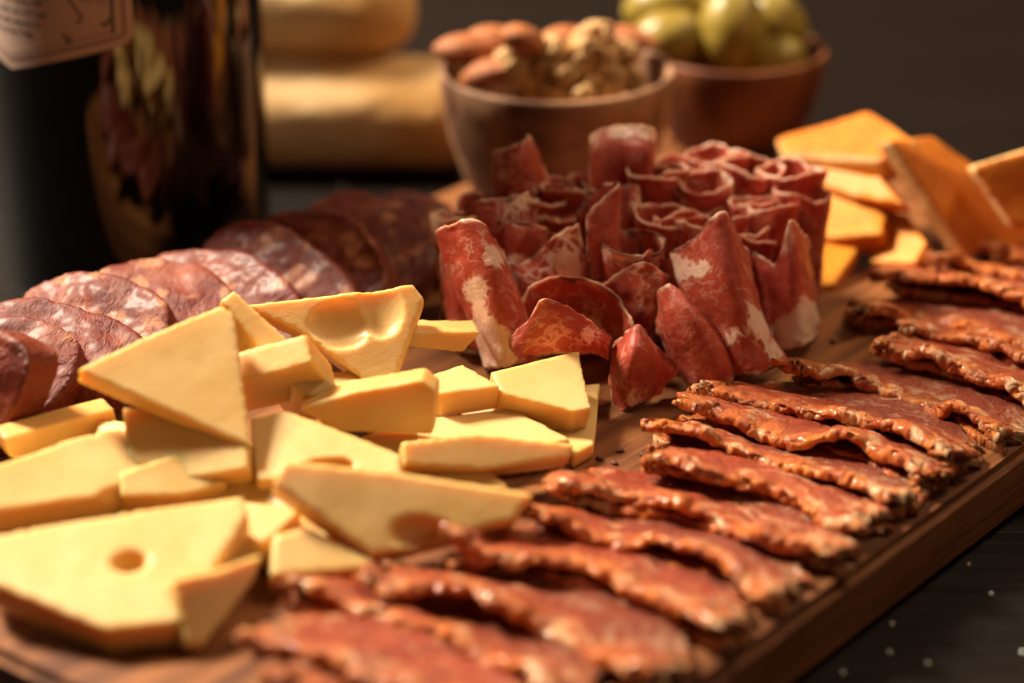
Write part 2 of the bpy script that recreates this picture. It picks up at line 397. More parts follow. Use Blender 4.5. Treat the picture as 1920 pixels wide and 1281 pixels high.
M_BOARD = mat_wood('board_wood', (0.095, 0.028, 0.008), (0.34, 0.128, 0.038), (.12, 1, 1), 55, .5, .35)
M_TABLE = mat_wood('table_wood', (0.003, 0.0014, 0.0009), (0.006, 0.0028, 0.0017), (.12, 1, 1), 22, .5, .18)
M_NUTBOWL = mat_wood('nut_bowl_wood', (0.10, 0.036, 0.016), (0.46, 0.25, 0.135), (1, 1, .5), 32, .6, .3)
M_OLIVEBOWL = mat_wood('olive_bowl_wood', (0.11, 0.027, 0.008), (0.25, 0.08, 0.026), (1, 1, .25), 40, .55, .3)
M_WALL = mat_plain('dark_plaster', (0.18, 0.115, 0.085), .8, .3, noise=3, col2=(0.22, 0.145, 0.11))
M_GLASS = mat_plain('dark_bottle_glass', (0.0022, 0.0020, 0.0016), .035, .9)
M_PAPER = mat_plain('label_paper', (0.62, 0.43, 0.34), .75, .25, noise=60, col2=(0.66, 0.47, 0.38))
M_INK = mat_plain('label_ink', (0.10, 0.075, 0.07), .7, .2)
M_INKP = mat_plain('label_pale_ink', (0.34, 0.21, 0.16), .7, .2)
M_FOIL = mat_plain('capsule_foil', (0.12, 0.012, 0.014), .35, .5)
M_BREAD = mat_plain('bread_crust', (0.70, 0.37, 0.11), .6, .35, 0, 22, (0.86, 0.60, 0.30), .0012, 260)
M_ALMOND = mat_plain('almond_skin', (0.27, 0.075, 0.022), .6, .35, 0, 260, (0.46, 0.16, 0.05), .0008, 700)
M_WALNUT = mat_plain('walnut_kernel', (0.46, 0.23, 0.075), .5, .4, 0, 200, (0.72, 0.46, 0.19), .0008, 600)
M_OLIVE = mat_plain('green_olive', (0.24, 0.165, 0.018), .38, .4, 0, 120, (0.38, 0.27, 0.05), .0003, 500, .05)
M_PIT = mat_plain('olive_end', (0.10, 0.07, 0.02), .5)
M_SALT = mat_plain('salt_crystal', (0.80, 0.76, 0.70), .25, .5, .5)

# ------------------------------------------------------------------ the setting
TZ = -17.0
def sheet_plane(name, x0, x1, y0, y1, z, mat, rot=0.0):
    V = [(x0, y0, 0), (x1, y0, 0), (x1, y1, 0), (x0, y1, 0)]
    o = link_mesh(name, mesh_from(name, V, [[0, 1, 2, 3]], False), mat); o.location = (0, 0, z * MM); o.rotation_euler = (0, 0, rot); return o
table = sheet_plane('table', -1600, 1600, -300, 1500, TZ, M_TABLE)
tag(table, 'dark brown wooden table top under the board', 'table', kind='structure')
bm = bmesh.new(); vs = [bm.verts.new(Vector(v) * MM) for v in ((-1600, 1450, -300), (1600, 1450, -300), (1600, 1450, 1500), (-1600, 1450, 1500))]; bm.faces.new(vs)
me = bpy.data.meshes.new('wall'); bm.to_mesh(me); bm.free(); wall = link_mesh('wall', me, M_WALL)
tag(wall, 'dark brown wall behind the table', 'wall', kind='structure')

# cutting board: frame with origin at its near corner, x along its length
BD = np.array([0.62, 0.785]); BD /= np.linalg.norm(BD); BN = np.array([-BD[1], BD[0]])
BC = np.array([-10.6, 347.0]); BL, BW = 390.0, 226.0
bm = bmesh.new(); bmesh.ops.create_cube(bm, size=1.0)
for v in bm.verts: v.co = Vector(((v.co.x + .5) * BL, (v.co.y + .5) * BW, (v.co.z - .5) * 16.8)) * MM
vert_e = [e for e in bm.edges if abs(e.verts[0].co.z - e.verts[1].co.z) > .005]
bmesh.ops.bevel(bm, geom=vert_e, offset=9 * MM, segments=6, affect='EDGES')
bmesh.ops.bevel(bm, geom=[e for e in bm.edges if abs(e.verts[0].co.z - e.verts[1].co.z) < .001], offset=2.0 * MM, segments=4, affect='EDGES')
me = bpy.data.meshes.new('cutting_board'); bm.to_mesh(me); bm.free()
board = link_mesh('cutting_board', me, M_BOARD); board.location = (BC[0] * MM, BC[1] * MM, 0); board.rotation_euler = (0, 0, math.atan2(BD[1], BD[0]))
tag(board, 'warm brown wooden cutting board carrying the cheese and cured meats', 'cutting board')

# ------------------------------------------------------------------ wine bottle
BX, BY, BR = -109.5, 664.0, 39.0
bottle = bpy.data.objects.new('wine_bottle', None); COL.objects.link(bottle); bottle.location = (BX * MM, BY * MM, TZ * MM)
tag(bottle, 'dark glass wine bottle with a pointed cream label behind the sausage slices', 'bottle')
lathe('glass_body', [(0, 3), (22, 1.0), (29, 0), (35, .6), (37.6, 2.6), (38.8, 6), (39, 10), (39, 165), (38.5, 176), (36, 188), (29, 202), (22, 214), (17, 226), (15, 240), (14.4, 262), (14.2, 272), (16.0, 274), (16.0, 284), (14, 286), (0, 286)], 96, M_GLASS, bottle)
lathe('capsule', [(14.9, 240), (15.5, 240.5), (14.9, 262), (14.8, 272), (16.5, 273.6), (16.5, 285), (14, 287), (0, 287)], 48, M_FOIL, bottle)
LC = math.radians(-43)                                     # label centre, measured from the camera side, positive to the right
def on_bottle(a, z, lift):                                 # angle from the label centre in mm of arc, height over the base
    t = LC + a / BR; r = BR + lift
    return (r * math.sin(t), -r * math.cos(t), z)
def label_low(a): return 74.0 + abs(a) * 0.275
def patch(name, lo, hi, a0, a1, lift, mat, parent, n=60):
    V, F = [], []
    for i in range(n + 1):
        a = a0 + (a1 - a0) * i / n
        V += [on_bottle(a, lo(a), lift), on_bottle(a, hi(a), lift)]
    for i in range(n): F.append([2 * i, 2 * i + 2, 2 * i + 3, 2 * i + 1])
    return link_mesh(name, mesh_from(name, V, F), mat, parent)
def corner(a):                                             # rounded lower corner of the label
    d = abs(a) - 35.0
    return label_low(a) + (3.0 - math.sqrt(max(0, 9 - d * d)) if d > 0 else 0)
paper = patch('label', corner, lambda a: 158.0, -38, 38, .12, M_PAPER, bottle); paper['label'] = 'cream paper label with a pointed lower edge'
def stroke(name, pts, w, mat, parent, lift=.2):
    """a printed line through (arc mm, height) points"""
    p = np.array(pts, float); d = np.gradient(p, axis=0); d /= np.maximum(np.linalg.norm(d, axis=1, keepdims=True), 1e-6)
    s = np.stack([-d[:, 1], d[:, 0]], 1) * w / 2; V, F = [], []
    for a, b in zip(p + s, p - s): V += [on_bottle(a[0], a[1], lift), on_bottle(b[0], b[1], lift)]
    for i in range(len(p) - 1): F.append([2 * i, 2 * i + 1, 2 * i + 3, 2 * i + 2])
    return V, F
def print_mesh(name, strokes, mat, lift=.2):
    V, F = [], []
    for pts, w in strokes:
        v, f = stroke(name, pts, w, mat, paper, lift); k = len(V); V += v; F += [[i + k for i in q] for q in f]
    return link_mesh(name, mesh_from(name, V, F, False), mat, paper)
bl = [(a, corner(a) + 2.6) for a in np.linspace(-35.5, 35.5, 70)]
print_mesh('border_line', [([(-35.5, 150)] + bl + [(35.5, 150)], .9), ([(a * .95, z + 1.5) for a, z in bl], .35)], M_INKP)
rng = random.Random(3)
rows = []
for r in range(9):                                         # small script running in rows
    z = 85.0 + r * 3.0 if r < 4 else 87.5 + r * 3.0
    half = (6.0, 10.0, 13.5, 13.5)[r] if r < 4 else 14.0
    x = -half - 1
    while x < half:
        wl = rng.uniform(2.0, 5.0); n = max(6, int(wl * 5)); 
        rows.append(([(x + wl * i / n, z + rng.uniform(-.85, .85)) for i in range(n + 1)], .38 if r < 2 else .3)); x += wl + .8
print_mesh('lettering', rows, M_INK)
fr = [[(19.0, 86.5), (20.0, 83.6), (21.0, 86.0), (20.5, 84.2), (32.5, 87.2)], [(32.5, 87.2), (32.8, 120)], [(29.5, 89.8), (30.6, 89.0), (31.7, 90.8), (32.4, 89.6)]]
bird = [[(19.5, 100), (21.2, 96), (23.0, 93.2), (24.4, 91.2), (24.2, 90.2), (22.8, 89.6)], [(20, 101), (23.5, 98), (25.5, 95.5), (24.8, 98.5), (27.0, 95.6), (26.6, 99), (29.2, 95.0), (28.8, 100), (30.6, 94.6), (30.8, 101)],
        [(21, 103), (24, 106), (28, 105), (31, 103)], [(22.5, 97), (26, 101.5), (29.5, 102)]]
print_mesh('bird_drawing', [(q, .9) for q in fr] + [(q, .65) for q in bird], M_INK)

# ------------------------------------------------------------------ bread
def loaf(px0, py0, px1, py1, yy, r, label, seed, z):
    a = Py(px0, py0, yy)[0]; b = Py(px1, py1, yy)[0]; L = b - a
    def shape(D):
        x = D[..., 2]; s = np.sign(x) * (1 - (1 - np.abs(x)) ** 1.0)
        rad = np.linalg.norm(D[..., :2], axis=-1, keepdims=True)
        k = np.where(rad > 1e-6, np.clip(rad * 1.35, 0, 1) ** .55 / np.maximum(rad, 1e-6), 1)
        S = np.concatenate([D[..., :2] * k, s[..., None]], -1)
        S[..., :2] *= (1 + .06 * fbm(D * 1.6 + seed, 3))[..., None]
        return S
    o = blob('baguette', ((a + b) / 2, yy, z), (r, r * 1.05, L / 2), (0, math.radians(90), math.radians(-3)), M_BREAD, seed, shape, 64, 60)
    tag(o, label, 'bread', 'baguettes behind the bottle'); return o
loaf(300, 205, 930, 205, 772, 18.8, 'golden crusty baguette lying on the table between bottle and nut bowl', 1.0, TZ + 18.6)
loaf(260, 5, 780, 5, 782, 17.5, 'upper golden baguette resting on the other loaf behind the bottle', 5.0, TZ + 53.0)

# ------------------------------------------------------------------ bowls with nuts and olives
def bowl(px, pyb, r, h, mat, label, z0=0.0):
    c = Pz(px, pyb, z0)
    o = lathe('wooden_bowl', [(0, 0.6), (r * .5, 0.3), (r * .62, 0), (r * .68, 1.2), (r * .80, h * .22), (r * .91, h * .5), (r * .975, h * .8), (r * 1.0, h * .97), (r * .985, h * 1.0), (r * .945, h * 1.0), (r * .925, h * .97),
                              (r * .89, h * .75), (r * .80, h * .45), (r * .6, h * .2), (r * .3, h * .11), (0, h * .09)], 96, mat)
    o.location = (c[0] * MM, c[1] * MM, z0 * MM); tag(o, label, 'bowl', 'small wooden bowls'); return c
def almond_shape(seed):
    def f(D):
        z = D[..., 2]; s = D.copy(); s[..., :2] *= (1 - .34 * z - .42 * z * z)[..., None]; t = np.arctan2(D[..., 1], D[..., 0])
        s[..., :2] *= (1 + .035 * np.sin(t * 14 + seed))[..., None]; return s
    return f
def walnut_shape(seed):
    def f(D):
        w = np.abs(fbm(D * 2.6 + seed, 3)) * 1.4; g = np.exp(-(D[..., 0] / .16) ** 2) * .25
        return D * (1.10 - .65 * w - g)[..., None]
    return f
NB = bowl(1042, 372, 35.2, 41.0, M_NUTBOWL, 'rough brown wooden bowl of mixed nuts behind the rolled ham')
rng = random.Random(11)
def nut(px, py, z, kind, size, label):
    p = Pz(px, py, z); rot = (rng.uniform(0, 6), rng.uniform(0, 6), rng.uniform(0, 6))
    if kind == 'a':
        o = blob('almond', p, (4.2 * size, 6.4 * size, 11.0 * size), (rng.uniform(-.6, .6), math.radians(90 + rng.uniform(-28, 28)), rng.uniform(-.7, .7)), M_ALMOND, 0, almond_shape(px), 40, 24)
        tag(o, label, 'almond', 'nuts in the wooden bowl')
    else:
        o = blob('walnut_kernel', p, (7.2 * size, 8.2 * size, 6.6 * size), rot, M_WALNUT, 0, walnut_shape(px * .37), 64, 40)
        tag(o, label, 'walnut', 'nuts in the wooden bowl')
nut(880, 92, 47, 'a', 1.0, 'brown almond at the outer end of the nut pile, nearest the bread')
nut(915, 138, 42, 'a', 1.0, 'brown almond low at the bowl rim, below the other almonds')
nut(985, 78, 52, 'a', 1.05, 'brown almond on top of the nut pile, slanting upwards')
nut(935, 75, 47, 'a', .95, 'brown almond between the rim almond and the top almond')
nut(1065, 72, 50, 'a', .9, 'dark reddish almond behind the walnut kernels')
nut(1180, 75, 46, 'a', .95, 'brown almond beside the olives at the back of the nut bowl')
nut(975, 125, 44, 'w', 1.0, 'pale walnut kernel beside the almonds at the front of the bowl')
nut(1030, 112, 47, 'w', .95, 'golden walnut kernel in the middle of the nut pile')
nut(1110, 105, 48, 'w', 1.15, 'large golden walnut kernel on top, towards the olives')
nut(1118, 75, 52, 'w', .8, 'topmost walnut kernel, small and pale')
nut(1060, 150, 42, 'w', .9, 'walnut kernel low down behind the front rim of the nut bowl')
nut(1130, 150, 42, 'w', .9, 'brown walnut kernel low down right of the bowl centre')
nut(1185, 150, 40, 'w', .55, 'small walnut crumb beside the inner wall of the nut bowl')
nut(1095, 182, 39, 'w', .5, 'walnut crumb just inside the front rim of the nut bowl')
nut(1165, 108, 45, 'w', .75, 'walnut kernel next to the olives')
nut(1000, 165, 36, 'w', .9, 'shaded walnut kernel deep in the nut bowl')

OB = bowl(1372, 262, 29.5, 31.0, M_OLIVEBOWL, 'smooth reddish wooden bowl of green olives behind the nut bowl')
def olive(px, py, yy, rx, rz, tilt, label):
    p = Py(px, py, yy)
    root = blob('olive', p, (rx, rx, rz), (math.radians(tilt[0]), math.radians(tilt[1]), 0), M_OLIVE, 0, None, 40, 28)
    tag(root, label, 'olive', 'green olives in the bowl'); return root
olive(1372, 60, 738, 11.0, 14.5, (-10, 4), 'upright green olive in the middle of the olive bowl')
olive(1248, 78, 738, 9.6, 12.6, (0, 68), 'plump green olive lying at the bowl side next to the nuts')
olive(1240, 18, 752, 9.5, 12.5, (10, 80), 'green olive lying on top, above the one beside the nuts')
olive(1455, 55, 752, 10.0, 13.0, (5, -20), 'shaded green olive at the back right of the bowl')
olive(1455, 118, 735, 8.0, 10.0, (0, 70), 'dark green olive low at the front right inside the rim')
olive(1330, 5, 765, 10.0, 13.0, (20, 40), 'topmost green olive at the back of the bowl')
olive(1310, 110, 745, 9.5, 12.0, (0, 60), 'half hidden green olive under the upright one')

# ------------------------------------------------------------------ smoked orange cheese
def smoked(pts, anchors, thick, label, mat=None, seed=0):
    o = slab('smoked_cheese_wedge', pts, anchors, thick, mat or M_SMOKED, voxel=1.0, seed=seed, rough=.3)
    recenter(o); tag(o, label, 'cheese', 'orange smoked cheese wedges'); return o
def hull_wedge(front, strip, label, seed):
    """a wedge given by its corner points; strip names the three points of its pale cut side"""
    bm = bmesh.new()
    for q in front: bm.verts.new(np.asarray(q) * MM)
    bmesh.ops.convex_hull(bm, input=bm.verts); bmesh.ops.recalc_face_normals(bm, faces=bm.faces)
    me = bpy.data.meshes.new('w'); bm.to_mesh(me); bm.free(); o = bpy.data.objects.new('w', me); COL.objects.link(o)
    m = o.modifiers.new('r', 'REMESH'); m.mode = 'VOXEL'; m.voxel_size = .9 * MM; m.use_smooth_shade = True
    m = o.modifiers.new('s', 'SMOOTH'); m.iterations = 3; m.factor = .5
    me = eval_mods(o); bpy.data.objects.remove(o)
    a, b, c = [np.asarray(front[i]) for i in strip]; n = np.cross(b - a, c - a); n /= np.linalg.norm(n)
    if np.dot(n, CAM - a) < 0: n = -n
    co = vco(me) / MM; nn = vnormals(me); co = co + nn * (fbm(co / 12 + seed, 2) * .4)[:, None]
    me.vertices.foreach_set('co', (co * MM).ravel()); me.update()
    set_attr(me, 'face', 1 - 4 * np.clip(nn @ n - .80, 0, .25))
    at = me.attributes.new('slice', 'FLOAT_VECTOR', 'POINT'); at.data.foreach_set('vector', (co + seed * 41).astype(np.float32).ravel())
    me.polygons.foreach_set('use_smooth', [True] * len(me.polygons))
    o = link_mesh('smoked_cheese_wedge', me, M_SMOKED); recenter(o); tag(o, label, 'cheese', 'orange smoked cheese wedges'); return o
pa = [Py(1640, 266, 640), Py(1670, 262, 638), Py(1817, 482, 627), Py(1785, 486, 628), Py(1750, 256, 656), Py(1970, 452, 646), Py(1965, 400, 655)]
hull_wedge(pa + [pa[4] + np.array([-9, 8, -5]), pa[5] + np.array([-9, 8, -1])], (0, 1, 2), 'large orange wedge leaning with its pale cut edge towards the ham', 1)
smoked([(1452, 258), (1630, 207), (1716, 262), (1650, 300), (1470, 292)], [(0, 24), (1, 34), (2, 34)], 8, 'orange wedge lying across the top of the smoked cheese heap', M_SMOKED, seed=2)
smoked([(1820, 312), (1960, 270), (1990, 430), (1900, 430)], [(0, 30), (1, 36), (3, 14)], 9, 'orange wedge at the far right edge of the picture', seed=3)
smoked([(1500, 300), (1650, 330), (1695, 385), (1610, 372), (1490, 340)], [(0, 22), (2, 20), (4, 17)], 7, 'dark orange wedge squeezed between the upper and lower wedges', M_SMOKEDY, seed=4)
smoked([(1480, 335), (1560, 350), (1662, 402), (1655, 440), (1480, 455)], [(0, 17), (2, 15), (4, 6)], 8, 'bright yellow orange wedge touching the rolled ham', M_SMOKEDY, seed=5)
smoked([(1630, 385), (1700, 400), (1738, 455), (1715, 495), (1630, 492)], [(0, 12), (2, 11), (4, 3)], 7, 'pale cut smoked wedge under the large leaning one', M_SMOKEDY, seed=6)
smoked([(1470, 450), (1560, 455), (1612, 465), (1565, 535), (1480, 540)], [(0, 8), (2, 7), (3, 2)], 6, 'lowest orange wedge flat on the board beside the ham', M_SMOKEDY, seed=7)

# ------------------------------------------------------------------ cured sausage slices along the left side
def sausage(pts, anchors, thick, label, seed):
    cx = sum(q[0] for q in pts) / len(pts); cy = sum(q[1] for q in pts) / len(pts); pts = [(cx + (x - cx) * 1.14, cy + (y - cy) * 1.14) for x, y in pts]
    rj = random.Random(seed); pts = [(x + rj.uniform(-10, 10), y + rj.uniform(-6, 6)) for x, y in pts]
    o = slab('sausage_slice', pts, anchors, thick, M_SAUSAGE, voxel=.8, smooth=5, rough=.55, roundo=True, seed=seed, chunky=.8, puff=.8, bulge=.02)
    recenter(o); tag(o, label, 'sausage slice', 'cured sausage slices along the board edge'); return o
sausage([(690, 400), (760, 372), (850, 400), (870, 470), (800, 510), (700, 470)], [(0, 10), (2, 12), (4, 5)], 7, 'dark sausage slice at the far end, beside the rolled ham', 1)
sausage([(580, 410), (650, 376), (740, 385), (800, 450), (760, 530), (640, 500)], [(1, 20), (3, 14), (4, 6)], 9, 'blurred sausage slice behind the cheese with two hollows, second from the ham', 2)
sausage([(480, 440), (560, 402), (650, 420), (720, 500), (680, 570), (560, 540)], [(1, 22), (3, 15), (4, 7)], 10, 'red sausage slice with pale fat spots, third from the rolled ham', 3)
sausage([(400, 475), (470, 432), (560, 450), (640, 530), (600, 600), (470, 570)], [(1, 22), (3, 16), (4, 8)], 10, 'sausage slice with a cream fat patch right of the bottle base', 4)
sausage([(300, 500), (390, 468), (480, 490), (560, 570), (500, 640), (380, 590)], [(1, 22), (3, 17), (4, 9)], 9, 'red brown sausage slice in front of the bottle base', 5)
sausage([(180, 530), (270, 492), (370, 500), (430, 560), (380, 640), (260, 610)], [(1, 23), (3, 18), (4, 12)], 9, 'grey sheened sausage slice behind the tip of the upright cheese triangle', 6)
sausage([(60, 566), (140, 526), (240, 530), (310, 590), (270, 660), (140, 640)], [(1, 23), (3, 20), (4, 13)], 9, 'pale cracked sausage slice left of the upright cheese triangle', 7)
sausage([(-40, 590), (50, 566), (140, 580), (235, 632), (190, 720), (60, 700)], [(1, 24), (3, 20), (4, 13)], 9, 'wrinkled purple brown sausage slice, second from the left picture edge', 8)
sausage([(-90, 640), (0, 598), (70, 606), (128, 655), (90, 745), (-10, 800), (-100, 770)], [(1, 27), (3, 23), (5, 9)], 11, 'thick sausage slice with a glossy red cut side next to the cheese', 9)
sausage([(-120, 660), (-40, 632), (15, 640), (42, 690), (0, 790), (-110, 830)], [(1, 33), (3, 29), (4, 15)], 10, 'sausage slice cut off by the left picture edge', 10)

# ------------------------------------------------------------------ pale cheese pieces
def cheese(pts, anchors, thick, label, seed, holes=(), voxel=.65, **kw):
    o = slab('cheese_wedge', pts, anchors, thick, M_CHEESE, holes, voxel, seed=seed, **kw)
    recenter(o); tag(o, label, 'cheese', 'pale yellow cheese pieces heaped on the board'); return o
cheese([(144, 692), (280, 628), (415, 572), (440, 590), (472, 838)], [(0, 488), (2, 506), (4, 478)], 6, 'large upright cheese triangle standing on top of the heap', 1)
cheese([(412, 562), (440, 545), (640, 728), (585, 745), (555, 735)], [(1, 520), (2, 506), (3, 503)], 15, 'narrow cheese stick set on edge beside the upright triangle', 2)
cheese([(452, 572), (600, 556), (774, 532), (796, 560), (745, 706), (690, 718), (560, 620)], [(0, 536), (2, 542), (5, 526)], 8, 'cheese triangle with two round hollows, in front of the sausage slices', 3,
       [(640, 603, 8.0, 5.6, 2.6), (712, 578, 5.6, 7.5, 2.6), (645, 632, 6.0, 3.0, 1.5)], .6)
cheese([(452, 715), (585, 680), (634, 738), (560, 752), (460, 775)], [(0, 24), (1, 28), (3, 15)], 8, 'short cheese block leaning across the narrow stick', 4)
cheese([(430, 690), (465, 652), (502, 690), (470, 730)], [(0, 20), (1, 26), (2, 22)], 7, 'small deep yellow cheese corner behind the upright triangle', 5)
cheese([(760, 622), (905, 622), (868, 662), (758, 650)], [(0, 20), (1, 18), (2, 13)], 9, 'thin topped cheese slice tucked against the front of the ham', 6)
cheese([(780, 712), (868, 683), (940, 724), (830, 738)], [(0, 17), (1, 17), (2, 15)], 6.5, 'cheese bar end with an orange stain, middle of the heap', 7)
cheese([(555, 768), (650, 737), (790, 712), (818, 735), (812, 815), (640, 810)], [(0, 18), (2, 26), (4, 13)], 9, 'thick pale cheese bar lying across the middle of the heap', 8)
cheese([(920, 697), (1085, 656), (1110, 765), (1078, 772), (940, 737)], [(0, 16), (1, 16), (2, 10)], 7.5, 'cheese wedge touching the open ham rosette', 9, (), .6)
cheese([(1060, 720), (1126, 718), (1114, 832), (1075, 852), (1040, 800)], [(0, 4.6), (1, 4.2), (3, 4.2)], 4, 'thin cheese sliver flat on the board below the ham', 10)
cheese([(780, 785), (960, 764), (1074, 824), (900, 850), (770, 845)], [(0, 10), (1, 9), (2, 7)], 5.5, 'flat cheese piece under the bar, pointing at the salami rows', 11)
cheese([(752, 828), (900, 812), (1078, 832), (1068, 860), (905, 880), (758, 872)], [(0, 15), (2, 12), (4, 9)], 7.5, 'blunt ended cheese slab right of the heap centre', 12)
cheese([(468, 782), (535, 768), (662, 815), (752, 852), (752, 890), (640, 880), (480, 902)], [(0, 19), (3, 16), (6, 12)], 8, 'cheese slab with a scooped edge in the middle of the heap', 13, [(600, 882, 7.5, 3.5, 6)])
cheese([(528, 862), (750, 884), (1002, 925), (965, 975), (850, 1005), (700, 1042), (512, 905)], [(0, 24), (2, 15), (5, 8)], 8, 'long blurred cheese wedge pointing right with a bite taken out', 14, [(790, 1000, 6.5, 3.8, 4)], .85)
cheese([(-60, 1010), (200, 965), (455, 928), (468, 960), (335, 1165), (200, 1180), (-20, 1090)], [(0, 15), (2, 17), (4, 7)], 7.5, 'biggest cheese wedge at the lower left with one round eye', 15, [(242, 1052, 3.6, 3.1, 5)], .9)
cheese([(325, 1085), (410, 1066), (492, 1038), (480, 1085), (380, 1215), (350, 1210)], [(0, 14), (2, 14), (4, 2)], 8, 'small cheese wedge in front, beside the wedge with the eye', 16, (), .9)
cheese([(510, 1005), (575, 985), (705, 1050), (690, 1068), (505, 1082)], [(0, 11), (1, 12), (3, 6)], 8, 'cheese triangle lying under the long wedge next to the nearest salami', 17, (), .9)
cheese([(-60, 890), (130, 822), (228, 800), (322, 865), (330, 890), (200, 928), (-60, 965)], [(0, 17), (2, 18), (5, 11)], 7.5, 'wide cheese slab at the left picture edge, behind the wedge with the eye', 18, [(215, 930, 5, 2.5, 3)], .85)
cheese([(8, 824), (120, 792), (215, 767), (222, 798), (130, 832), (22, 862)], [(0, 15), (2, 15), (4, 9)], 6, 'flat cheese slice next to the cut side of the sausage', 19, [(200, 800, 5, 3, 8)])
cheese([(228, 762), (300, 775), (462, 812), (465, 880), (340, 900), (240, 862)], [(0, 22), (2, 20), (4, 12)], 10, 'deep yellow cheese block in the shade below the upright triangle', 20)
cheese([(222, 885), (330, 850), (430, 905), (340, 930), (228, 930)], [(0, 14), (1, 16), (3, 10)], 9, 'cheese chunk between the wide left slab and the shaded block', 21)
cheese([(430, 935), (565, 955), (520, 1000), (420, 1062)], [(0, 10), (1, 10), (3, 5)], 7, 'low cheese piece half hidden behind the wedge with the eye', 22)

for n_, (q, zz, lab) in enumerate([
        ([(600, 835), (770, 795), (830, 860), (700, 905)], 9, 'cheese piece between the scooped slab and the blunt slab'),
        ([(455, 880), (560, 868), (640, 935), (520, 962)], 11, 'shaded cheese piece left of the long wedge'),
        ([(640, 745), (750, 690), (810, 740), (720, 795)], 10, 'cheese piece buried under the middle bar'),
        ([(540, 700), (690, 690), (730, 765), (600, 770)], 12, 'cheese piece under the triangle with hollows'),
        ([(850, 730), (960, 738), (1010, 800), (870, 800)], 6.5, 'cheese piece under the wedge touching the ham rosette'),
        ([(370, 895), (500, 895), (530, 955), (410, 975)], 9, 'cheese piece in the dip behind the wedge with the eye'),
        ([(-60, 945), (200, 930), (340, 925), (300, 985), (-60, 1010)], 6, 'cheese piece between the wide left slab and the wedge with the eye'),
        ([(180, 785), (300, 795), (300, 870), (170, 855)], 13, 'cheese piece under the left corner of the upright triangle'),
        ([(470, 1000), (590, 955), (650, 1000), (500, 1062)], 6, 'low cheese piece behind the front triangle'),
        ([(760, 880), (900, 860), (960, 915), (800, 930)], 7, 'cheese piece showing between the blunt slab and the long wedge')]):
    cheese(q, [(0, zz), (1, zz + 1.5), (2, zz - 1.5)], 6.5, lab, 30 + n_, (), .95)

# ------------------------------------------------------------------ rolled coppa
def coppa_tag(o, label):
    recenter(o); tag(o, label, 'ham slice', 'rolled and folded cured ham slices'); return o
def flap(rows, label, seed, nu=36, nv=44, thick=.75, crinkle=.28, rind=1.0, back=0.0, fat=None):
    rows = [[(q[0], q[1], q[2] + back) for q in r] for r in rows]
    return coppa_tag(ctrl_sheet('ham_slice', rows, int(nu * 1.4), int(nv * 1.4), thick, M_COPPA, seed, crinkle, rind, fat), label)
def roll(px, py, yy, r, turns, start, label, seed, squash=1.0, sq_dir=0.0, base=.75, lean=(0, 0), wave=.6, dip=1.0, rind=.25):
    """px, py: middle of the roll's top opening in the photograph, yy its distance"""
    top = Py(px, py, yy); H = top[2]; r = r * 1.2
    nu, nv = 110, 40
    u = np.linspace(0, 1, nu)[:, None]; v = np.linspace(0, 1, nv)[None, :]
    th = math.radians(start) + u * turns * 2 * math.pi
    rad = r * (.62 + .38 * u ** .8) * (base + (1 - base) * v ** 1.3)
    rad = rad * (1 + .035 * np.sin(th * 2 + seed) + .03 * np.sin(th * 3 + seed * 2.1)) + v ** 3 * r * (.10 + .16 * np.sin(th * 1.5 + seed * 2.7))
    x = rad * np.cos(th); y = rad * np.sin(th) * squash
    c, s = math.cos(sq_dir), math.sin(sq_dir); x, y = c * x - s * y, s * x + c * y
    hh = H + 2.2 * math.sin(seed * 5.1) + wave * 1.8 * np.sin(th * 1.3 + seed * 1.7) + 0.5 * np.sin(th * 3.1 + seed) - dip * (2 * u - 1) ** 2 * 1.2
    z = .6 + (hh - .6) * v
    G = np.stack([top[0] + x - lean[0] * (1 - v), top[1] + y - lean[1] * (1 - v), z], -1)
    return coppa_tag(sheet('ham_slice', G, .75, M_COPPA, seed, crinkle=.22, rind=rind), label)
# back row
roll(1285, 295, 618, 7.4, 1.35, 200, 'back roll with a glowing open mouth, middle of the far row', 1, .85, base=.8)
roll(1402, 298, 616, 7.6, 1.5, 40, 'tight snail shaped roll in the far row, towards the smoked cheese', 2, .9)
roll(1478, 322, 612, 7.0, 1.3, 300, 'roll at the far right corner of the ham pile', 3, .9)
roll(1233, 330, 608, 7.0, 1.15, 250, 'wide open dark roll just before the glowing one', 4, .8)
roll(1060, 350, 606, 6.5, 1.3, 90, 'small ragged roll at the middle of the left half, far row', 5, .9)
roll(1010, 352, 600, 7.0, 1.25, 170, 'roll with a pale centre right of the wide fold', 6, .8)
roll(900, 365, 602, 7.0, 1.3, 20, 'roll at the far left corner of the ham pile', 7, .9)
flap([[(925, 285, 612), (955, 275, 606), (985, 262, 606), (990, 252, 612)], [(925, 330, 610), (955, 320, 602), (990, 300, 604), (1015, 300, 612)], [(930, 420, 608), (960, 420, 602), (1000, 415, 604), (1040, 410, 612)]], 'pointed folded slice standing up at the back before the nut bowl', 8, rind=.2, fat=[(940, 330, 22, 0.2), (985, 300, 30, -0.1)])
flap([[(1108, 265, 604), (1112, 250, 612), (1160, 236, 614), (1222, 240, 612), (1225, 262, 622)], [(1104, 320, 602), (1120, 312, 606), (1165, 305, 608), (1218, 305, 606), (1225, 320, 620)], [(1104, 440, 600), (1120, 440, 604), (1165, 440, 606), (1212, 440, 606), (1222, 440, 620)]], 'tallest folded slice with a pale top edge at the back', 9, rind=.2, fat=[(1165, 240, 28, 0.2), (1215, 250, 20, 0.2), (1160, 330, 60, -0.15)])
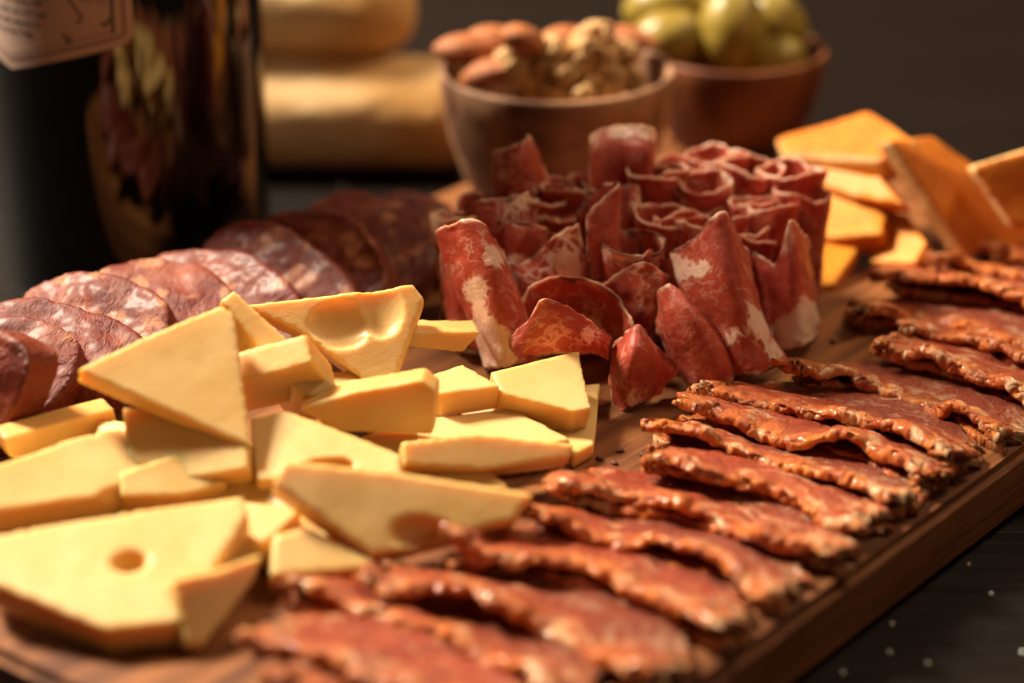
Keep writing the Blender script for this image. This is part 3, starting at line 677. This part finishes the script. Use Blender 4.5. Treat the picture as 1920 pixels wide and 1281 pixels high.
# middle rows
roll(1322, 350, 604, 7.6, 1.2, 150, 'flat oval roll with a cream far wall', 10, .62, .15)
roll(1345, 398, 592, 8.0, 1.25, 160, 'large oval open roll behind the white banded slice', 11, .62, .25)
roll(1445, 362, 598, 7.8, 1.2, 130, 'tall open roll with a thin pale lip near the smoked cheese', 12, .8, .4, base=.85)
roll(1502, 355, 604, 6.0, 1.2, 60, 'outermost roll on the smoked cheese side', 13, .9, base=.95)
roll(1180, 462, 572, 7.4, 1.3, 60, 'rosette with a dark peppered rim in the middle of the pile', 14, .85, rind=1.0)
roll(1195, 492, 566, 3.4, 1.0, 120, 'small curl inside the dark rimmed rosette', 15, .6)
roll(1255, 395, 588, 7.0, 1.2, 220, 'dark roll with a cream corner in the pile centre', 16, .8)
roll(1268, 452, 578, 6.0, 1.1, 180, 'low dark roll left of the white banded slice', 17, .7)
roll(1020, 412, 588, 6.5, 1.2, 10, 'shaded roll between the wide fold and the tall translucent flap', 18, .8)
roll(862, 408, 588, 5.5, 1.2, 110, 'ragged small roll above the leaning left roll', 19, .9)
for px_, py_, yy_, r_, tu_, st_, sd_, lab_ in ((960, 392, 594, 5.6, 1.2, 70, 41, 'small curl behind the wide folded slice, left half'), (1128, 350, 606, 6.2, 1.2, 200, 42, 'upright curl right before the tallest folded slice'),
        (1185, 405, 590, 6.0, 1.15, 300, 43, 'curl between the plain red flap and the dark roll'), (1395, 350, 606, 6.6, 1.25, 20, 44, 'curl between the cream walled oval and the tall open roll'),
        (1400, 425, 588, 6.4, 1.2, 250, 45, 'curl tucked behind the peaked white banded slice'), (1300, 425, 584, 6.2, 1.15, 140, 46, 'curl just behind the left shoulder of the peaked slice'),
        (1340, 300, 622, 6.6, 1.25, 330, 47, 'roll in the far row between the glowing and the snail shaped one'), (1070, 395, 596, 5.8, 1.2, 230, 48, 'curl left of the tall translucent cone')):
    roll(px_, py_, yy_, r_, tu_, st_, lab_, sd_, .85)
flap([[(868, 385, 592), (905, 374, 586), (950, 372, 584), (992, 362, 588), (990, 378, 594)], [(880, 420, 590), (910, 425, 583), (950, 425, 581), (985, 410, 585), (990, 410, 592)], [(900, 500, 588), (920, 500, 582), (950, 500, 580), (980, 500, 584), (988, 500, 592)]], 'wide folded slice with an orange lit corner, left side', 20)
flap([[(1080, 405, 586), (1100, 372, 590), (1130, 345, 588), (1156, 342, 582), (1152, 352, 578), (1098, 402, 574)], [(1085, 440, 586), (1105, 420, 588), (1130, 400, 586), (1160, 390, 582), (1150, 420, 574), (1100, 450, 571)], [(1090, 520, 586), (1105, 520, 588), (1130, 520, 586), (1160, 520, 580), (1150, 520, 572), (1105, 530, 570)]], 'tall translucent cone shaped slice left of the rosette', 21)
flap([[(1150, 352, 596), (1175, 346, 592), (1200, 348, 594)], [(1152, 400, 594), (1175, 395, 590), (1205, 400, 592)], [(1155, 470, 592), (1175, 470, 588), (1205, 470, 590)]], 'plain red flap behind the translucent cone', 22)
flap([[(938, 413, 576), (970, 416, 570), (1010, 422, 569), (1036, 434, 574)], [(940, 450, 575), (970, 460, 568), (1005, 465, 568), (1030, 465, 574)], [(944, 560, 573), (970, 565, 567), (1005, 565, 567), (1030, 560, 573)]], 'dark wine red fold with a pale lower half, left of centre', 23, back=8, fat=[(970, 500, 34, 0.25), (980, 440, 30, -0.15)])
flap([[(950, 494, 564), (985, 492, 561), (1005, 478, 559), (1040, 442, 559), (1084, 420, 563)], [(970, 530, 562), (1000, 525, 557), (1030, 515, 556), (1070, 495, 558), (1098, 480, 562)], [(985, 590, 562), (1010, 590, 557), (1045, 585, 556), (1085, 575, 558), (1112, 560, 562)]], 'marbled flap with a curled dark rind, upper left of the open rosette', 24, back=13, fat=[(1050, 500, 80, 0.03)])
flap([[(1105, 520, 566), (1140, 505, 562), (1180, 492, 562)], [(1110, 545, 564), (1140, 535, 560), (1180, 520, 560)], [(1120, 600, 564), (1140, 600, 560), (1180, 600, 560)]], 'dark rind strip peeking above the open rosette', 25, back=9)
# front pieces
flap([[(842, 440, 574), (815, 434, 565), (850, 420, 557), (895, 413, 556), (937, 466, 563), (930, 470, 574)], [(862, 520, 571), (846, 512, 562), (884, 500, 551), (930, 492, 550), (968, 542, 559), (960, 540, 570)],
      [(895, 610, 567), (880, 602, 558), (915, 590, 547), (955, 580, 546), (990, 612, 557), (985, 610, 568)], [(925, 700, 564), (912, 692, 556), (938, 690, 546), (970, 682, 545), (1003, 690, 556), (1000, 690, 566)]], 'leaning flattened roll with a cream fat band at the left front', 26, 44, 52, fat=[(925, 475, 30, 0.22), (893, 545, 32, 0.24), (905, 610, 28, 0.2), (925, 665, 40, 0.22), (870, 450, 30, -0.1), (950, 570, 30, -0.15)])
flap([[(828, 470, 578), (850, 480, 572), (880, 500, 570)], [(832, 550, 576), (855, 560, 569), (890, 570, 567)], [(838, 640, 573), (865, 650, 566), (905, 660, 564)]], 'pale speckled slice behind the leaning left roll', 27, fat=[(850, 620, 40, 0.18)])
flap([[(1190, 612, 552), (1150, 548, 560), (1082, 519, 563), (1005, 534, 561), (958, 588, 554), (947, 640, 547), (985, 605, 540), (1024, 560, 538), (1085, 588, 540), (1146, 632, 546)],
      [(1176, 660, 556), (1150, 610, 566), (1085, 600, 570), (1018, 600, 567), (972, 632, 558), (954, 657, 548), (980, 638, 540), (1045, 612, 537), (1092, 624, 539), (1143, 650, 546)],
      [(1162, 692, 560), (1150, 672, 569), (1100, 672, 571), (1048, 672, 568), (1000, 672, 560), (968, 668, 550), (985, 669, 541), (1048, 664, 538), (1095, 662, 540), (1138, 672, 548)]], 'open ham rosette facing the viewer with a dark rind arch', 28, 40, 120, fat=[(1115, 618, 34, 0.22), (1030, 610, 30, 0.05), (1080, 560, 60, -0.1)])
flap([[(1152, 640, 547), (1195, 611, 542), (1216, 640, 548)], [(1142, 705, 542), (1192, 670, 535), (1266, 692, 547)], [(1150, 772, 541), (1182, 768, 535), (1240, 738, 544)]], 'drooping leaf shaped flap hanging from the open rosette', 29, fat=[(1175, 745, 28, 0.12)])
flap([[(1120, 540, 560), (1160, 512, 556), (1205, 491, 553), (1240, 508, 553), (1264, 526, 557)], [(1150, 590, 559), (1180, 570, 554), (1212, 550, 551), (1238, 540, 551), (1250, 545, 555)], [(1180, 650, 557), (1200, 640, 553), (1220, 620, 551), (1240, 600, 551), (1252, 590, 555)]], 'pale marbled fold with rind edge right of the open rosette', 30, back=9, fat=[(1210, 570, 26, 0.2), (1160, 530, 26, 0.05)])
flap([[(1234, 552, 556), (1240, 542, 550), (1258, 532, 548), (1270, 545, 553), (1268, 545, 564)], [(1236, 625, 553), (1262, 615, 543), (1302, 592, 541), (1328, 600, 549), (1330, 600, 560)],
      [(1275, 700, 549), (1300, 690, 539), (1345, 665, 538), (1372, 658, 547), (1375, 655, 558)], [(1305, 744, 546), (1325, 748, 537), (1365, 722, 537), (1388, 690, 546), (1392, 688, 558)]], 'dark red slanting roll reaching down to the board at the front', 31, 44, 52, back=4, fat=[(1300, 620, 80, -0.06), (1240, 620, 16, 0.1)])
flap([[(1236, 492, 572), (1262, 470, 566), (1300, 448, 562), (1352, 396, 561), (1385, 440, 566), (1405, 480, 576)], [(1262, 560, 568), (1285, 550, 560), (1325, 530, 554), (1372, 500, 553), (1405, 530, 562), (1418, 550, 572)],
      [(1305, 640, 563), (1330, 630, 554), (1365, 620, 548), (1410, 600, 549), (1440, 625, 559), (1446, 640, 568)], [(1335, 705, 556), (1360, 708, 547), (1395, 706, 543), (1440, 695, 545), (1474, 680, 557), (1476, 675, 566)]], 'tall slice with a broad white fat band and a peaked top', 32, 44, 52, fat=[(1262, 500, 34, 0.25), (1320, 505, 30, 0.22), (1375, 480, 26, 0.05), (1330, 570, 40, -0.12), (1375, 635, 30, 0.22), (1425, 600, 26, 0.2), (1400, 690, 34, -0.12)])
flap([[(1395, 470, 584), (1425, 478, 577), (1455, 492, 574), (1482, 412, 576), (1500, 436, 582), (1512, 440, 592)], [(1402, 560, 580), (1435, 560, 573), (1468, 556, 570), (1495, 540, 570), (1518, 530, 578), (1526, 540, 590)],
      [(1425, 645, 575), (1452, 655, 568), (1480, 655, 566), (1510, 645, 568), (1528, 635, 577), (1540, 630, 588)]], 'standing slice with white streaked foot, right front corner of the pile', 33, 44, 52, fat=[(1450, 520, 40, -0.12), (1470, 625, 34, 0.22), (1515, 590, 26, 0.22), (1530, 640, 22, 0.2)])

# ------------------------------------------------------------------ folded chorizo slices along the right side
def chorizo(x0, y0, x1, y1, z, label, seed, width=30.0, tilt=17.5, thick=1.9):
    tilt = tilt + 4.0 * math.sin(seed * 2.3); z = z + .8 * math.sin(seed * 4.1)
    """a thin slice folded over at the back: two ragged open edges towards the viewer, bowed along its length"""
    L = Pz(x0, y0, z); R = Pz(x1, y1, z - 3.0); R = L + (R - L) * (.915 + .03 * math.sin(seed * 3.7))
    d = R - L; length = np.linalg.norm(d); d = d / length
    b = np.array([-d[1], d[0], 0]); b /= np.linalg.norm(b)
    if b[1] < 0: b = -b
    nu, nl, nf = 170, 34, 8
    s = np.linspace(0, 1, nu); rs = np.random.RandomState(int(seed * 13 + 5)); x = s * length
    n1 = lambda wl, ch: pnoise(np.stack([x / wl, np.full(nu, seed * 7.71 + ch * 3.37), np.full(nu, ch * 1.9 + .5)], 1))
    moon = np.clip(1 - np.abs(2 * s - 1) ** 2.6, 0, 1) ** .5
    W = 7 + (width - 7) * moon
    bow = rs.uniform(4.5, 11.0) * np.sin(np.pi * s ** .9)
    fu = bow + 8.0 * n1(23, 1) + 2.6 * n1(8, 2) + .9 * n1(2.6, 3)
    fl = bow + 1.6 + 5.5 * n1(18, 4) + 2.0 * n1(6, 5) + .9 * n1(2.4, 6)
    ru = 8.0 * n1(21, 7) + 4.2 * n1(9, 8) + 1.0; rl = 3.4 * n1(15, 9) + 1.4 * n1(6, 10)
    tn = math.tan(math.radians(tilt)); tt = np.linspace(0, 1, nl) ** 1.5
    gap = 2.3 + 2.2 * n1(14, 11)
    def layer(f, ru_, off, curl):
        t = tt[None, :] * (W - f * .6)[:, None]; bb = f[:, None] + t
        zz = off[:, None] - np.maximum(bb, -4) * tn + ru_[:, None] * np.exp(-t / 9.0) + curl * np.exp(-(t / 2.6) ** 2)
        return bb, zz, t
    bu, zu, du = layer(fu, ru, np.full(nu, 1.2), -1.1)
    blw, zl, dl = layer(fl, rl, -thick - np.clip(gap, .3, 4.5) + 1.2, -.4)
    # fold at the back joins the two layers
    mid = np.linspace(0, 1, nf + 2)[1:-1][None, :]
    bf = blw[:, -1:] * (1 - mid) + bu[:, -1:] * mid + 1.6 * np.sin(np.pi * mid); zf = zl[:, -1:] * (1 - mid) + zu[:, -1:] * mid
    B = np.concatenate([blw, bf, bu[:, ::-1]], 1); Z = np.concatenate([zl, zf, zu[:, ::-1]], 1); D = np.concatenate([dl, np.full((nu, nf), 20.0), du[:, ::-1]], 1)
    nv = B.shape[1]
    G = L + d * x[:, None, None] + b * B[..., None] + np.array([0, 0, 1.0]) * Z[..., None]
    # line from L to R also falls in height: x already runs along it
    FO = np.exp(-(D / 3.2) ** 1.5)
    endf = np.clip(1 - np.minimum(s, 1 - s) * 8, 0, 1)
    N = grid_normals(G)
    A = G @ np.array([d, b, [0, 0, 1]]).T * np.array([.7, 1, 1])
    rg = lambda p: .3 - np.abs(pnoise(p))
    G = G + N * (fbm(G / 8.0 + seed * 5, 2) * 1.1 + rg(A / 5.0 + seed) * (1.2 + 1.2 * FO) + rg(A / 2.3 + seed * 3) * (.25 + .35 * FO) + pnoise(G / 1.2 + seed) * (.06 + .08 * FO))[..., None]
    G = G + d * (endf[:, None] * fbm(G / 3.6 + seed * 2, 3) * 8.0)[..., None] + b * (FO * fbm(G / 2.2 + seed * 6, 2) * 1.1)[..., None]
    G[..., 2] = np.maximum(G[..., 2], 1.1)
    th = thick * (1 + .5 * pnoise(G / 4.0 + seed * 8)) * (1 + FO * np.clip(pnoise(G / 4.2 + seed * 2) * 1.7 + .6, .1, 1.5))
    o = sheet('chorizo_slice', G, th, M_CHORIZO, seed)
    set_attr(o.data, 'fold', np.concatenate([np.maximum(np.exp(-(D / 4.2) ** 1.6), endf[:, None] * .6).ravel()] * 2))
    set_attr(o.data, 'endfat', np.concatenate([(np.clip((s - .66) / .34, 0, 1)[:, None] * np.ones((1, nv))).ravel()] * 2))
    recenter(o); tag(o, label, 'sausage slice', 'folded chorizo slices fanned along the right side'); return o
ORD = ['first', 'second', 'third', 'fourth', 'fifth', 'sixth', 'seventh', 'eighth', 'ninth', 'tenth', 'eleventh', 'twelfth', 'thirteenth', 'fourteenth', 'fifteenth', 'sixteenth', 'seventeenth', 'eighteenth', 'nineteenth']
CH = [(520, 1262, 900, 1420), (445, 1200, 960, 1400), (505, 1110, 1120, 1350), (695, 1075, 1260, 1290), (825, 1030, 1400, 1215), (990, 975, 1500, 1135), (1020, 912, 1600, 1065),
      (1205, 865, 1665, 1000), (1212, 812, 1715, 955), (1280, 768, 1785, 925), (1305, 728, 1830, 880), (1480, 690, 1895, 838), (1630, 650, 2010, 800), (1680, 612, 2030, 720),
      (1590, 585, 2020, 665), (1650, 520, 2040, 600), (1745, 488, 2050, 550), (1850, 470, 2060, 520)]
for i, (x0, y0, x1, y1) in enumerate(CH):
    extra = {0: ', in the bottom foreground', 6: ', with a cream fat lump', 11: ', with a blunt rounded end', 17: ', the farthest one'}.get(i, '')
    chorizo(x0, y0, x1, y1, 8.0, 'folded chorizo slice, ' + ORD[i] + ' of the fan counting from the viewer' + extra, i + 1)

# ------------------------------------------------------------------ salt grains on the table
rng = random.Random(21)
for px, py, lab in ((1816, 1060, 'largest salt crystal on the dark table beside the board'), (1858, 1116, 'salt crystal on the table right of the largest one'), (1672, 1172, 'blurred salt crystal nearest the board side, middle of the scatter'),
                    (1740, 1246, 'pale salt crystal at the lower picture edge'), (1668, 1226, 'salt crystal near the lower picture edge, closest to the board'), (1916, 1226, 'salt crystal at the lower right picture corner'), (1580, 1264, 'salt crystal lowest beside the near part of the board side'),
                    (642, 352, 'blurred salt crystal on the table between bottle and sausage slices')):
    p = Pz(px, py, TZ); bm = bmesh.new(); bmesh.ops.create_cube(bm, size=1.0)
    for v in bm.verts: v.co = Vector(((v.co.x) * rng.uniform(.7, 1.3), v.co.y * rng.uniform(.7, 1.3), (v.co.z + .5) * rng.uniform(.6, 1.1))) * MM * .8
    bmesh.ops.bevel(bm, geom=bm.edges[:], offset=.12 * MM, segments=1, affect='EDGES')
    me = bpy.data.meshes.new('salt_crystal'); bm.to_mesh(me); bm.free()
    o = link_mesh('salt_crystal', me, M_SALT); o.location = p * MM; o.rotation_euler = (0, 0, rng.uniform(0, 3)); tag(o, lab, 'salt', 'salt crystals scattered on the table')

# ------------------------------------------------------------------ crumbs on the board
M_CRUMB = mat_plain('paprika_crumb', (0.10, 0.03, 0.012), .6, .4)
for px, py, lab in ((1152, 868, 'dark spice crumb on the board beside the thin cheese sliver'), (1163, 845, 'dark spice crumb on the board nearest the drooping ham flap'), (1124, 860, 'dark spice crumb beside the chorizo tip with the fat lump'),
                    (1206, 853, 'tiny spice crumb on the bare board between cheese and chorizo'), (1560, 640, 'dark crumb on the board at the foot of the ham pile'), (1790, 905, 'dark crumb near the outer rim of the board')):
    p = Pz(px, py, 0.35)
    o = blob('spice_crumb', p, (1.0, .7, .5), (0, 0, px), M_CRUMB, 0, lambda D, q=px: D * (1 + .5 * pnoise(D * 1.7 + q))[..., None], 14, 10)
    tag(o, lab, 'crumb', 'spice crumbs on the board')
